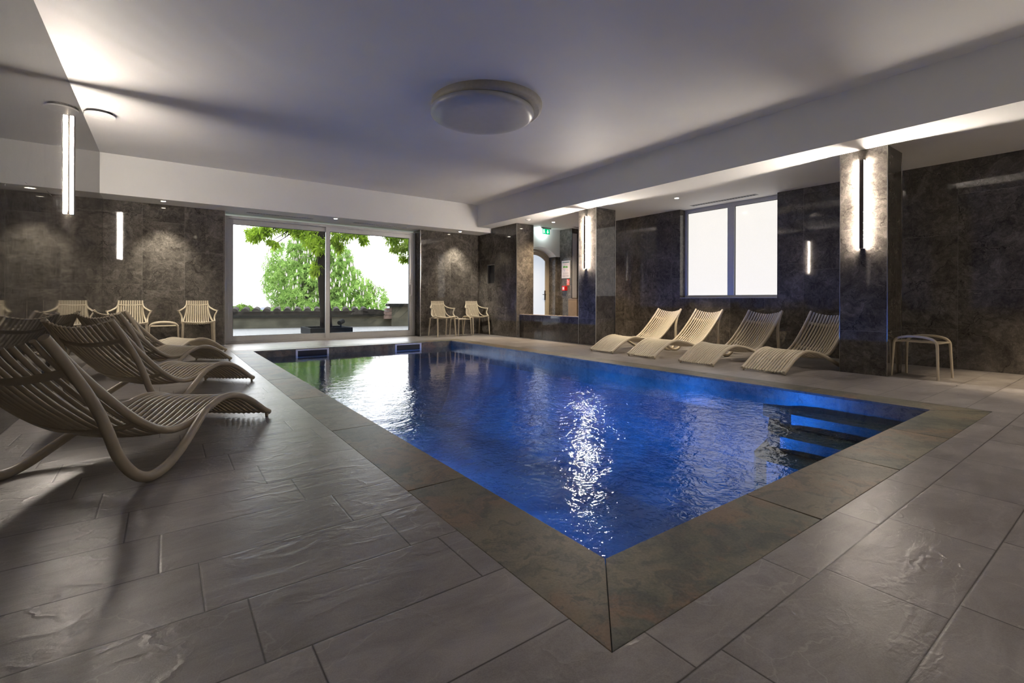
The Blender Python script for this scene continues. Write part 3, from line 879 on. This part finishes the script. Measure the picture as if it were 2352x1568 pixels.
# speaker disc
o = thing('ceiling_speaker', 'round flat white disc on the ceiling beside the left wall', 'ceiling speaker', (-.66, 7.78, 3.163))
MB().lathe([(.125,.004),(.125,-.030)], n=40).build('neck', M['ventdark'], o)
MB().lathe([(.148,-.0305),(.156,-.035),(.156,-.042),(.148,-.048)], n=40).build('cover', M['white'], o)
# smoke detector
o = thing('smoke_detector', 'small white smoke detector under the soffit beside the niche wall', 'smoke detector', (6.40, 8.2, H2))
MB().lathe([(.06,0),(.06,-.012),(.055,-.02),(.035,-.024),(.034,-.034),(.02,-.038)], n=28).build('body', M['white'], o)

def vent(label, x0, x1, y0, y1, z, along):
    o = thing('ceiling_vent', label, 'air vent', ((x0+x1)/2, (y0+y1)/2, z), group='linear ceiling vents')
    a, b = (x1-x0)/2, (y1-y0)/2
    m = MB(); t_ = .012
    m.box(-a, a, -b, -b+t_, -.005, -.0005); m.box(-a, a, b-t_, b, -.005, -.0005); m.box(-a, -a+t_, -b+t_, b-t_, -.005, -.0005); m.box(a-t_, a, -b+t_, b-t_, -.005, -.0005)
    m.build('frame', M['vent'], o)
    MB().box(-a+t_, a-t_, -b+t_, b-t_, -.002, -.0005).build('grille', M['ventdark'], o)
    m = MB(); n = int((a if along == 'x' else b)*2/.05)
    for k in range(n):
        f = (k+.5)/n*2-1
        if along == 'x': m.box(f*a-.006, f*a+.006, -b+t_, b-t_, -.0045, -.0025)
        else: m.box(-a+t_, a-t_, f*b-.006, f*b+.006, -.0045, -.0025)
    m.build('blades', M['vent'], o)
vent('long linear air vent in the soffit over the left half of the sliding door', 1.25, 2.45, 10.28, 10.35, H3, 'x')
vent('long linear air vent in the soffit over the right half of the sliding door', 3.27, 4.50, 10.25, 10.32, H3, 'x')
vent('linear air vent in the aisle ceiling in front of the frosted window', 7.90, 8.0, 4.0, 5.22, H2, 'y')
vent('short air vent in the lobby ceiling above the framed notice', 7.95, 8.4, 8.36, 8.44, H2, 'x')

# exit sign
o = thing('exit_sign', 'green lit emergency exit sign with running man and arrow hanging in the lobby', 'exit sign', (7.50, 8.89, H2))
MB().box(-.15, .15, -.02, .02, -.035, -.005).build('housing', M['vent'], o)
MB().box(-.012, .012, -.012, .012, -.0045, -.0005).build('hanger', M['vent'], o)
MB().box(-.115, .115, -.004, .004, -.162, -.0355).build('sign_plate', M['green'], o)
m = MB()
def flat(pts, y=-.0055):
    m.add([(a, y, b) for a, b in pts], [list(range(len(pts)))])
zc = -.10
flat([(.035,zc+.045),(.06,zc+.045),(.06,zc+.0),(.085,zc+.0),(.0475,zc-.045),(.01,zc+.0),(.035,zc+.0)])
flat([(-.10,zc-.05),(-.09,zc-.05),(-.09,zc+.045),(-.10,zc+.045)]); flat([(-.10,zc+.045),(-.04,zc+.045),(-.04,zc+.052),(-.10,zc+.052)])
flat([(-.07,zc+.028),(-.056,zc+.028),(-.052,zc+.038),(-.060,zc+.042),(-.071,zc+.038)])
flat([(-.075,zc+.022),(-.055,zc+.022),(-.05,zc-.006),(-.068,zc-.010)])
flat([(-.055,zc+.020),(-.035,zc+.006),(-.038,zc),(-.056,zc+.011)]); flat([(-.075,zc+.02),(-.088,zc+.004),(-.083,zc),(-.07,zc+.012)])
flat([(-.058,zc-.006),(-.038,zc-.022),(-.035,zc-.045),(-.043,zc-.045),(-.047,zc-.026),(-.066,zc-.012)])
flat([(-.068,zc-.006),(-.070,zc-.026),(-.088,zc-.04),(-.084,zc-.046),(-.062,zc-.03),(-.058,zc-.010)])
m.build('pictogram', M['exitwhite'], o)
ld = bpy.data.lights.new('exit_glow', 'POINT'); ld.energy = 3.0; ld.color = (.85, 1.0, 1.0); ld.shadow_soft_size = .02
lo = bpy.data.objects.new('exit_sign_light', ld); link(lo); lo.location = (7.47, 8.955, H2-.09)

# notice, fire sign, call point on the lobby side wall (normal -x)
def onwall(name, label, cat, y, z): return thing(name, label, cat, (XI-.001, y, z))
o = onwall('framed_notice', 'framed white notice with green and blue marks on the lobby wall', 'notice', 8.79, 1.405)
w_, h_ = .155, .437
MB().box(-.014, 0, -w_, w_, 0, h_).build('frame', M['alu'], o)
MB().box(-.016, -.0141, -w_+.014, w_-.014, .014, h_-.014).build('sheet', M['paper'], o)
def marks(name, mat, rects, par, x=-.0165):
    m = MB()
    for (ya, yb, za, zb_) in rects: m.box(x-.0005, x, ya, yb, za, zb_)
    m.build(name, M[mat], par)
marks('heading_bar', 'inkteal', [(-.125, .125, .385, .402)], o)
marks('green_marks', 'inkgreen', [(.01,.1,.26,.30),(-.07,.0,.255,.295),(.03,.08,.30,.31),(-.05,-.01,.295,.305)], o)
marks('blue_marks', 'inkblue', [(.05,.07,.205,.22),(.045,.055,.17,.2),(.005,.015,.205,.215),(-.07,-.06,.32,.33)], o)
marks('red_lines', 'inkred', [(-.06,.06,.352,.357),(.02,.12,.235,.24),(-.1,-.03,.215,.219),(-.1,-.03,.19,.194)], o)
marks('text_lines', 'ink', [(-.12+.0,.12,.062,.068),(-.12,-.02,.046,.051),(.0,.12,.046,.051),(-.12,.1,.03,.034)]+[(-.11,.1,.09+.016*i,.093+.016*i) for i in range(4)], o)
o = onwall('fire_sign', 'small red and white fire alarm sign above the call point', 'safety sign', 8.718, 1.23)
MB().box(-.004, 0, -.048, .048, 0, .15).build('plate', M['orange'], o)
MB().box(-.0045, -.0041, -.044, .044, .045, .146).build('red_field', M['red'], o)
marks('white_marks', 'paper', [(.014,.036,.10,.14),(.014,.036,.055,.09),(-.036,-.018,.055,.12),(-.036,.036,.03,.04),(-.008,.006,.09,.1)], o, -.0047)
o = onwall('call_point', 'red box fire call point on the lobby wall below its sign', 'call point', 8.80, 1.095)
MB().box(-.085, 0, -.055, .055, 0, .115).build('body', M['red'], o, .004)
MB().box(-.05, -.005, .0555, .062, .01, .10).build('side_plate', M['red'], o)
MB().box(-.0875, -.0855, -.03, .03, .025, .09).build('break_plate', M['paper'], o)

# ------------------------------------------------------------------ outside
def leafmat(name, dark, light, tr=.35):
    t = NT(name)
    P = t.pos()
    rnd = t.n('ShaderNodeNewGeometry').outputs['Random Per Island']
    c = t.ramp(t.math('ADD', t.math('MULTIPLY', rnd, .7), t.math('MULTIPLY', t.noise(P, .9, 2), .3)), [(.1, dark), (.85, light)])
    df = t.n('ShaderNodeBsdfDiffuse'); t.set(df.inputs[0], c)
    tl = t.n('ShaderNodeBsdfTranslucent'); t.set(tl.inputs[0], t.mix(.4, c, (*[min(1, v*1.3) for v in light], 1)))
    mx = t.n('ShaderNodeMixShader'); mx.inputs[0].default_value = tr; t.set(mx.inputs[1], df); t.set(mx.inputs[2], tl)
    return t.surf(mx)
M['leaf'] = leafmat('chestnut_leaf', (.075,.17,.028), (.30,.44,.12), .4)
M['leaf_near'] = leafmat('near_leaf', (.07,.14,.010), (.29,.41,.04), .5)
M['bush'] = leafmat('bush_leaf', (.05,.12,.016), (.17,.26,.05), .35)
M['bloom'] = simple('blossom', (.42,.37,.35), .7)
M['bark'] = simple('bark', (.008,.006,.005), 1, 0, .05, .5, 9, .6)
M['gravel'] = None
def gravel():
    t = NT('wet_gravel'); P = t.pos()
    c = t.ramp(t.noise(P, 26, 6, .75), [(.36, (.05,.047,.044)), (.5, (.13,.126,.122)), (.64, (.24,.236,.23))])
    return t.pbr(c, .55, 0, t.bump(t.noise(P, 40, 4), .5, .02))
M['gravel'] = gravel()
M['render'] = simple('old_render', (.075,.07,.05), .85, 0, .3, .35, 3, .3)
M['rtile'] = simple('mossy_roof_tile', (.035,.030,.026), .9, 0, .1, .5, 7, .4)
M['wallcap'] = simple('dark_coping', (.014,.014,.012), .9, 0, .1, .4, 5)
M['iron'] = simple('black_iron', (.008,.009,.010), .8, 0, .1)
M['brick'] = simple('weathered_brick', (.13,.085,.07), .85, 0, .3, .4, 5)
M['hill'] = simple('hazy_hill', (.16,.17,.21), 1, 0, .1, .08, .02)
M['grass'] = simple('meadow', (.16,.26,.09), .9, 0, .2, .3, .5)

mb = MB(); mb.quad((-8,10.78,-.03),(14,10.78,-.03),(14,18,-.03),(-8,18,-.03))
tag(mb.build('terrace_ground', M['gravel']), 'wet pale gravel terrace outside the sliding door', 'terrace', kind='structure')
mb = MB(); mb.quad((-60,18,-2.5),(120,18,-2.5),(120,160,-9),(-60,160,-9))
tag(mb.build('valley_ground', M['grass']), 'green valley ground far below the terrace', 'ground', kind='structure')
# distant hills
mb = MB(); xs = [-40+i*6 for i in range(34)]
vs = []
for i, x_ in enumerate(xs): vs.append((x_, 165, -12))
for i, x_ in enumerate(xs): vs.append((x_, 175, -1.5+1.6*math.sin(i*.5)+1.0*math.sin(i*1.3)))
for i, x_ in enumerate(xs): vs.append((x_, 215, -12))
n = len(xs)
mb.add(vs, [(i, i+1, n+i+1, n+i) for i in range(n-1)]+[(n+i, n+i+1, 2*n+i+1, 2*n+i) for i in range(n-1)], True)
tag(mb.build('distant_hill', M['hill']), 'hazy bluish hills on the horizon beyond the terrace', 'hill', kind='structure')

# parapet wall with round roof tiles
def seg_wall(name, label, cat, A, B, h, thick, mat):
    A = Vector(A); B = Vector(B); L_ = (B-A).length; ang = math.atan2(B.y-A.y, B.x-A.x)
    o = thing(name, label, cat, (A.x, A.y, -.03), ang)
    MB().box(0, L_, 0, thick, 0, h).build('wall_body', M[mat], o)
    return o, L_
PA = (-1.6, 17.2); PB = (6.3, 15.44)
o, L_ = seg_wall('parapet_wall', 'low rendered terrace wall capped by round mossy roof tiles', 'garden wall', PA, PB, .33, .35, 'render')
MB().box(-.02, L_-.05, -.07, .45, .3305, .40).build('ledge', M['wallcap'], o)
MB().box(0, L_-.72, .03, .42, .4005, .52).build('tile_bed', M['rtile'], o)
n = int((L_-.75)/.29)
for k in range(n):
    x_ = .16+k*.29
    m = MB(); nn = 10; vs = []
    for yy, rr, zz in ((-.06,.105,.505),(.46,.095,.565)):
        for j in range(nn+1):
            a = PI*j/nn; vs.append((x_+rr*math.cos(a), yy, zz+rr*1.05*math.sin(a)))
    fs = [(j, j+1, nn+2+j, nn+1+j) for j in range(nn)]
    m.add(vs, fs, True); m.add(vs[:nn+1], [list(range(nn+1))]); 
    m.build('roof_tile', M['rtile'], o)
# higher wall on the right, arch stone, brick pier
o = thing('garden_wall', 'taller rendered garden wall with dark flat coping on the right', 'garden wall', (6.15, 15.3, -.03), math.radians(-10))
MB().box(0, 3.2, 0, .35, 0, .66).build('wall_body', M['render'], o)
MB().box(-.12, 3.3, -.08, .42, .6605, .76).build('coping', M['wallcap'], o)
m = MB()
for k, (ya, yb) in enumerate(((.25,.37),(.38,.5),(.51,.60))): m.box(-.24+.03*k, -.005, -.02, .3, ya, yb)
m.build('brick_course', M['brick'], o)
m = MB(); m.box(1.25, 1.55, -.012, 0, .37, .45); m.box(1.28, 1.58, -.012, 0, .05, .14); m.build('iron_hinge', M['iron'], o)
o = thing('stone_slab', 'dark half-round stone lying on the terrace wall', 'stone', (5.55, 15.62, .375))
m = MB(); pts = [(.62*math.cos(PI*j/14), .17*math.sin(PI*j/14)) for j in range(15)]
nn = len(pts); vs = [(a, 0, b) for a, b in pts]+[(a, .25, b) for a, b in pts]
m.add(vs, [list(range(nn)), list(range(nn, 2*nn))[::-1]]+[(j, nn+j, nn+(j+1)%nn, (j+1)%nn) for j in range(nn)])
m.build('slab', M['rtile'], o)
# planter frame around the trunk
o = thing('tree_planter', 'low black iron square planter around the tree trunk on the terrace', 'planter', (3.42, 12.95, -.03))
m = MB(); a = .52
for (x0, x1, y0, y1) in ((-a,a,-a,-a+.05),(-a,a,a-.05,a),(-a,-a+.05,-a+.05,a-.05),(a-.05,a,-a+.05,a-.05)): m.box(x0,x1,y0,y1,0,.17)
m.build('rim', M['iron'], o)
MB().box(-a+.05, a-.05, -a+.05, a-.05, 0, .12).build('soil', M['bark'], o)
o = thing('ground_spotlight', 'small black garden spotlight on the rim of the tree planter', 'garden light', (3.72, 12.72, .0905))
MB().tube([(0,0,0),(0,0,.10),(-.01,-.02,.16)], .02, n=8, res=2).build('stem', M['iron'], o)
m = MB().tube([(-.06,-.06,.16),(.06,.05,.20)], [.055,.065], n=14, res=1); m.build('head', M['iron'], o)

def leaf_cluster(m, c, size, rng, droop=.6):
    """palmate chestnut leaf: 5 to 7 leaflets round a point"""
    n = rng.choice((5, 6, 7))
    ax = Vector((rng.uniform(-1,1), rng.uniform(-1,1), rng.uniform(-.1,1.0))).normalized()
    t1 = ax.orthogonal().normalized(); t1 = Matrix.Rotation(rng.uniform(0, 2*PI), 3, ax) @ t1
    b = []
    for k in range(n):
        a = (k/(n-1)-.5)*1.55*PI
        d = Matrix.Rotation(a, 3, ax) @ t1
        L_ = size*(1-.35*abs(k/(n-1)-.5)*2)*rng.uniform(.85, 1.1)
        w = L_*.17
        sd = ax.cross(d)
        p0 = c; p1 = c+d*(L_*.55)+sd*w+Vector((0,0,-L_*.12*droop)); p2 = c+d*L_+Vector((0,0,-L_*.42*droop)); p3 = c+d*(L_*.55)-sd*w+Vector((0,0,-L_*.12*droop))
        m.add([p0, p1, p2, p3], [(0,1,2,3)])

# big flowering chestnut beyond the parapet
rng = random.Random(3)
CT = Vector((5.3, 22.6, 0))
o = thing('chestnut_tree', 'large flowering chestnut tree with white blossom beyond the terrace wall', 'tree', (CT.x, CT.y, -2.9))
def in_img(u, z): return u, z
# crown blobs: (offset along the view plane, height above the floor, radius)
RT = Vector((.808, -.589, 0)); FW = Vector((.589, .808, 0))
blobs = [(-.75,2.35,1.1),(-1.0,1.45,1.15),(-.3,3.0,.8),(-.65,3.25,.5),(.05,1.4,1.3),(.75,2.1,1.1),(1.45,1.35,1.1),(2.15,1.1,.8),(2.65,.85,.72),(1.05,2.75,.7),(.45,3.1,.6),(-.2,.4,1.2),(1.2,.3,1.1),(-.85,.5,1.0),(2.4,.3,.75),(.3,2.3,1.1)]
ctr = []
m = MB(); mbl = MB(); nbl = 0
base = CT - Vector((0, 0, 0))
for (u, z_, r) in blobs:
    c = RT*u + FW*rng.uniform(-.5, .5) + Vector((0, 0, z_+2.9))
    cnt = int(720*r*r)
    for k in range(cnt):
        d = Vector((rng.gauss(0,1), rng.gauss(0,1), rng.gauss(0,1))).normalized()
        rr = r*(.62+.40*rng.random()**.6)
        p_ = c + d*rr
        leaf_cluster(m, p_, rng.uniform(.13, .21), rng)
        if d.z > -.2 and rr > r*.9 and d.dot(FW) < .35 and rng.random() < .30:
            q = p_+Vector((0,0,.05)); hh = rng.uniform(.13,.20); vs = []
            for rr2, zz in ((.025,0),(.036,hh*.35),(.018,hh*.75)):
                for j in range(5):
                    a = 2*PI*j/5; vs.append(q+Vector((rr2*math.cos(a), rr2*math.sin(a), zz)))
            vs.append(q+Vector((0,0,hh)))
            mbl.add(vs, [(i*5+j, i*5+(j+1)%5, (i+1)*5+(j+1)%5, (i+1)*5+j) for i in range(2) for j in range(5)]+[(10+j, 10+(j+1)%5, 15) for j in range(5)])
f_ = m.build('foliage', M['leaf'], o); f_['kind'] = 'stuff'
b_ = mbl.build('blossoms', M['bloom'], o, label='white upright blossom cones'); b_['kind'] = 'stuff'
m = MB(); m.tube([(0,0,-1.5),(.02,0,1),(.05,.05,3),(0,.1,5)], [.32,.26,.2,.08], n=10, res=3)
for u, z_, r in blobs[:10]:
    e_ = RT*u+Vector((0,0,z_+2.9)); m.tube([(.03,.03,1.8),tuple(e_*.5+Vector((0,0,1.0))),tuple(e_)], [.12,.07,.02], n=6, res=3)
m.build('trunk', M['bark'], o)

# near chestnut: dark trunk behind the door mullion with hanging branches
rng = random.Random(11)
TX, TY = 3.42, 12.95
o = thing('chestnut_tree', 'dark-trunked chestnut tree standing on the terrace right behind the sliding door', 'tree', (TX, TY, -.03))
m = MB()
m.tube([(-.01,0,.1),(-.02,.01,.6),(-.08,.04,1.3),(-.09,.04,2.0),(-.08,.04,2.35),(-.16,.08,2.75),(-.16,.1,3.6)], [.16,.14,.125,.125,.13,.14,.12], n=12, res=4)
def hang(u, w_, z_): return RT*u + FW*w_ + Vector((0, 0, z_))
HB = [(-2.1,.2,2.62,.20),(-1.95,.2,2.66,.22),(-1.75,.15,2.70,.2),(-1.6,.1,2.80,.26),(-1.2,.2,2.84,.22),(-.85,.0,2.78,.24),(-.62,.1,2.66,.24),(-.40,.0,2.55,.26),(-.22,-.1,2.38,.24),(-.12,-.15,2.22,.18),(-.28,.05,1.78,.12),(-.16,-.05,1.70,.12),(-.33,0,1.62,.07),
      (.28,.0,2.56,.24),(.55,.1,2.66,.24),(.85,.0,2.62,.20),(.98,.05,2.42,.12),(.30,.1,2.30,.14),(-1.55,.1,2.40,.07),(-1.38,.05,2.34,.09),(-1.9,0,2.55,.12),(-1.1,.3,3.0,.3),(-.3,.3,2.95,.4),(.5,.3,2.95,.35)]
HB2 = [(1.60,0,2.66,.18),(1.72,.1,2.48,.20),(1.80,0,2.22,.12),(2.02,0,1.98,.12),(2.3,.1,1.75,.12),(1.85,.0,2.60,.22),(2.05,.1,2.50,.26),(2.25,.0,2.35,.26),(2.0,.05,2.25,.16),(2.35,.1,2.10,.22),(2.2,.0,1.95,.12),(2.45,.1,2.5,.35),(2.6,.0,2.2,.3),(2.45,0,1.85,.16),(1.72,.1,2.62,.10)]
lf = MB()
for (u, w_, z_, r) in HB:
    c = hang(u, w_, z_)
    for k in range(int(14+620*r*r)):
        d = Vector((rng.gauss(0,1), rng.gauss(0,1), rng.gauss(0,1))).normalized()
        leaf_cluster(lf, c+d*r*rng.random()**.5, rng.uniform(.12, .185), rng, 1.1)
    m.tube([(-.08,.04,2.85),tuple(c*.5+Vector((0,0,1.6))),tuple(c)], [.04,.02,.006], n=6, res=3)
m.build('trunk', M['bark'], o)
f_ = lf.build('foliage', M['leaf_near'], o); f_['kind'] = 'stuff'
o = thing('chestnut_tree', 'chestnut tree at the right edge of the terrace, only its hanging leafy branches in view', 'tree', (TX, TY, -.03))
lf = MB(); m = MB()
m.tube([tuple(hang(3.35,1.0,.0)), tuple(hang(3.3,1.0,1.5)), tuple(hang(3.1,.95,2.9)), tuple(hang(3.2,1.0,3.6))], [.16,.13,.12,.10], n=12, res=4)
for (u, w_, z_, r) in HB2:
    c = hang(u*1.06-.29, w_+.75, .85+(z_-.85)*1.06)
    for k in range(int(14+560*r*r)):
        d = Vector((rng.gauss(0,1), rng.gauss(0,1), rng.gauss(0,1))).normalized()
        leaf_cluster(lf, c+d*r*rng.random()**.5, rng.uniform(.12, .185), rng, 1.1)
    st = hang(3.1, .95, 2.9); m.tube([tuple(st), tuple((st+c)/2+Vector((0,0,.1))), tuple(c)], [.03,.015,.005], n=6, res=3)
m.build('trunk', M['bark'], o)
f_ = lf.build('foliage', M['leaf_near'], o); f_['kind'] = 'stuff'
# round bush far left
rng = random.Random(5)
for (bx_, by_, bz, r, lab) in ((2.68, 23.0, .02, .62, 'round green bush beyond the left end of the terrace wall'), (3.0, 21.6, .03, .4, 'smaller round bush right of the leftmost bush beyond the wall')):
    o = thing('garden_bush', lab, 'bush', (bx_, by_, bz-r))
    lf = MB()
    for k in range(int(3200*r)):
        d = Vector((rng.gauss(0,1), rng.gauss(0,1), rng.gauss(0,1))).normalized()
        leaf_cluster(lf, Vector((0,0,r))+d*r*(.7+.3*rng.random()), rng.uniform(.10,.16), rng, .5)
    f_ = lf.build('foliage', M['bush'], o); f_['kind'] = 'stuff'
    MB().tube([(0,0,-1.2),(0,0,r)], [.1,.05], n=8, res=2).build('stem', M['bark'], o)

# ------------------------------------------------------------------ sky, daylight portals
w = NT('sky', world=True)
tc = w.n('ShaderNodeTexCoord')
g = w.xyz(tc.outputs['Generated'])[2]
c = w.ramp(g, [(.0, (.90,.88,.90)), (.5, (.86,.90,.97))])
w.surf(w.n('ShaderNodeBackground', i_Color=c, i_Strength=3.1))
bpy.context.scene.world = w.m
ld = bpy.data.lights.new('door_portal', 'AREA'); ld.shape = 'RECTANGLE'; ld.size = 3.9; ld.size_y = 2.4
ld.cycles.is_portal = True
lo = bpy.data.objects.new('door_portal', ld); link(lo); lo.location = (2.89, 10.85, 1.22); lo.rotation_euler = (-PI/2, 0, 0)

# ------------------------------------------------------------------ camera
f_px, yaw, roll, cyp = 1093.1, -.6297, .0029, 689.6
rt = Vector((math.cos(yaw), math.sin(yaw), 0)); fw = Vector((-math.sin(yaw), math.cos(yaw), 0)); up = Vector((0,0,1))
rt2 = rt*math.cos(roll)+up*math.sin(roll); up2 = up*math.cos(roll)-rt*math.sin(roll)
cd = bpy.data.cameras.new('camera'); cd.sensor_width = 36; cd.lens = f_px/2352*36
cd.shift_y = -(784-cyp)/2352; cd.clip_start = .05; cd.clip_end = 500
cam = bpy.data.objects.new('camera', cd); link(cam)
Mx = Matrix.Identity(4)
for i in range(3):
    Mx[i][0] = rt2[i]; Mx[i][1] = up2[i]; Mx[i][2] = -fw[i]
Mx[2][3] = .85
cam.matrix_world = Mx
sc = bpy.context.scene
sc.camera = cam
sc.view_settings.view_transform = 'Standard'; sc.view_settings.look = 'None'
sc.view_settings.exposure = 0.87; sc.view_settings.gamma = 1; sc.view_settings.use_curve_mapping = False
sc.cycles.max_bounces = 10; sc.cycles.transparent_max_bounces = 12; sc.cycles.sample_clamp_indirect = 6
sc.cycles.caustics_reflective = False; sc.cycles.caustics_refractive = False
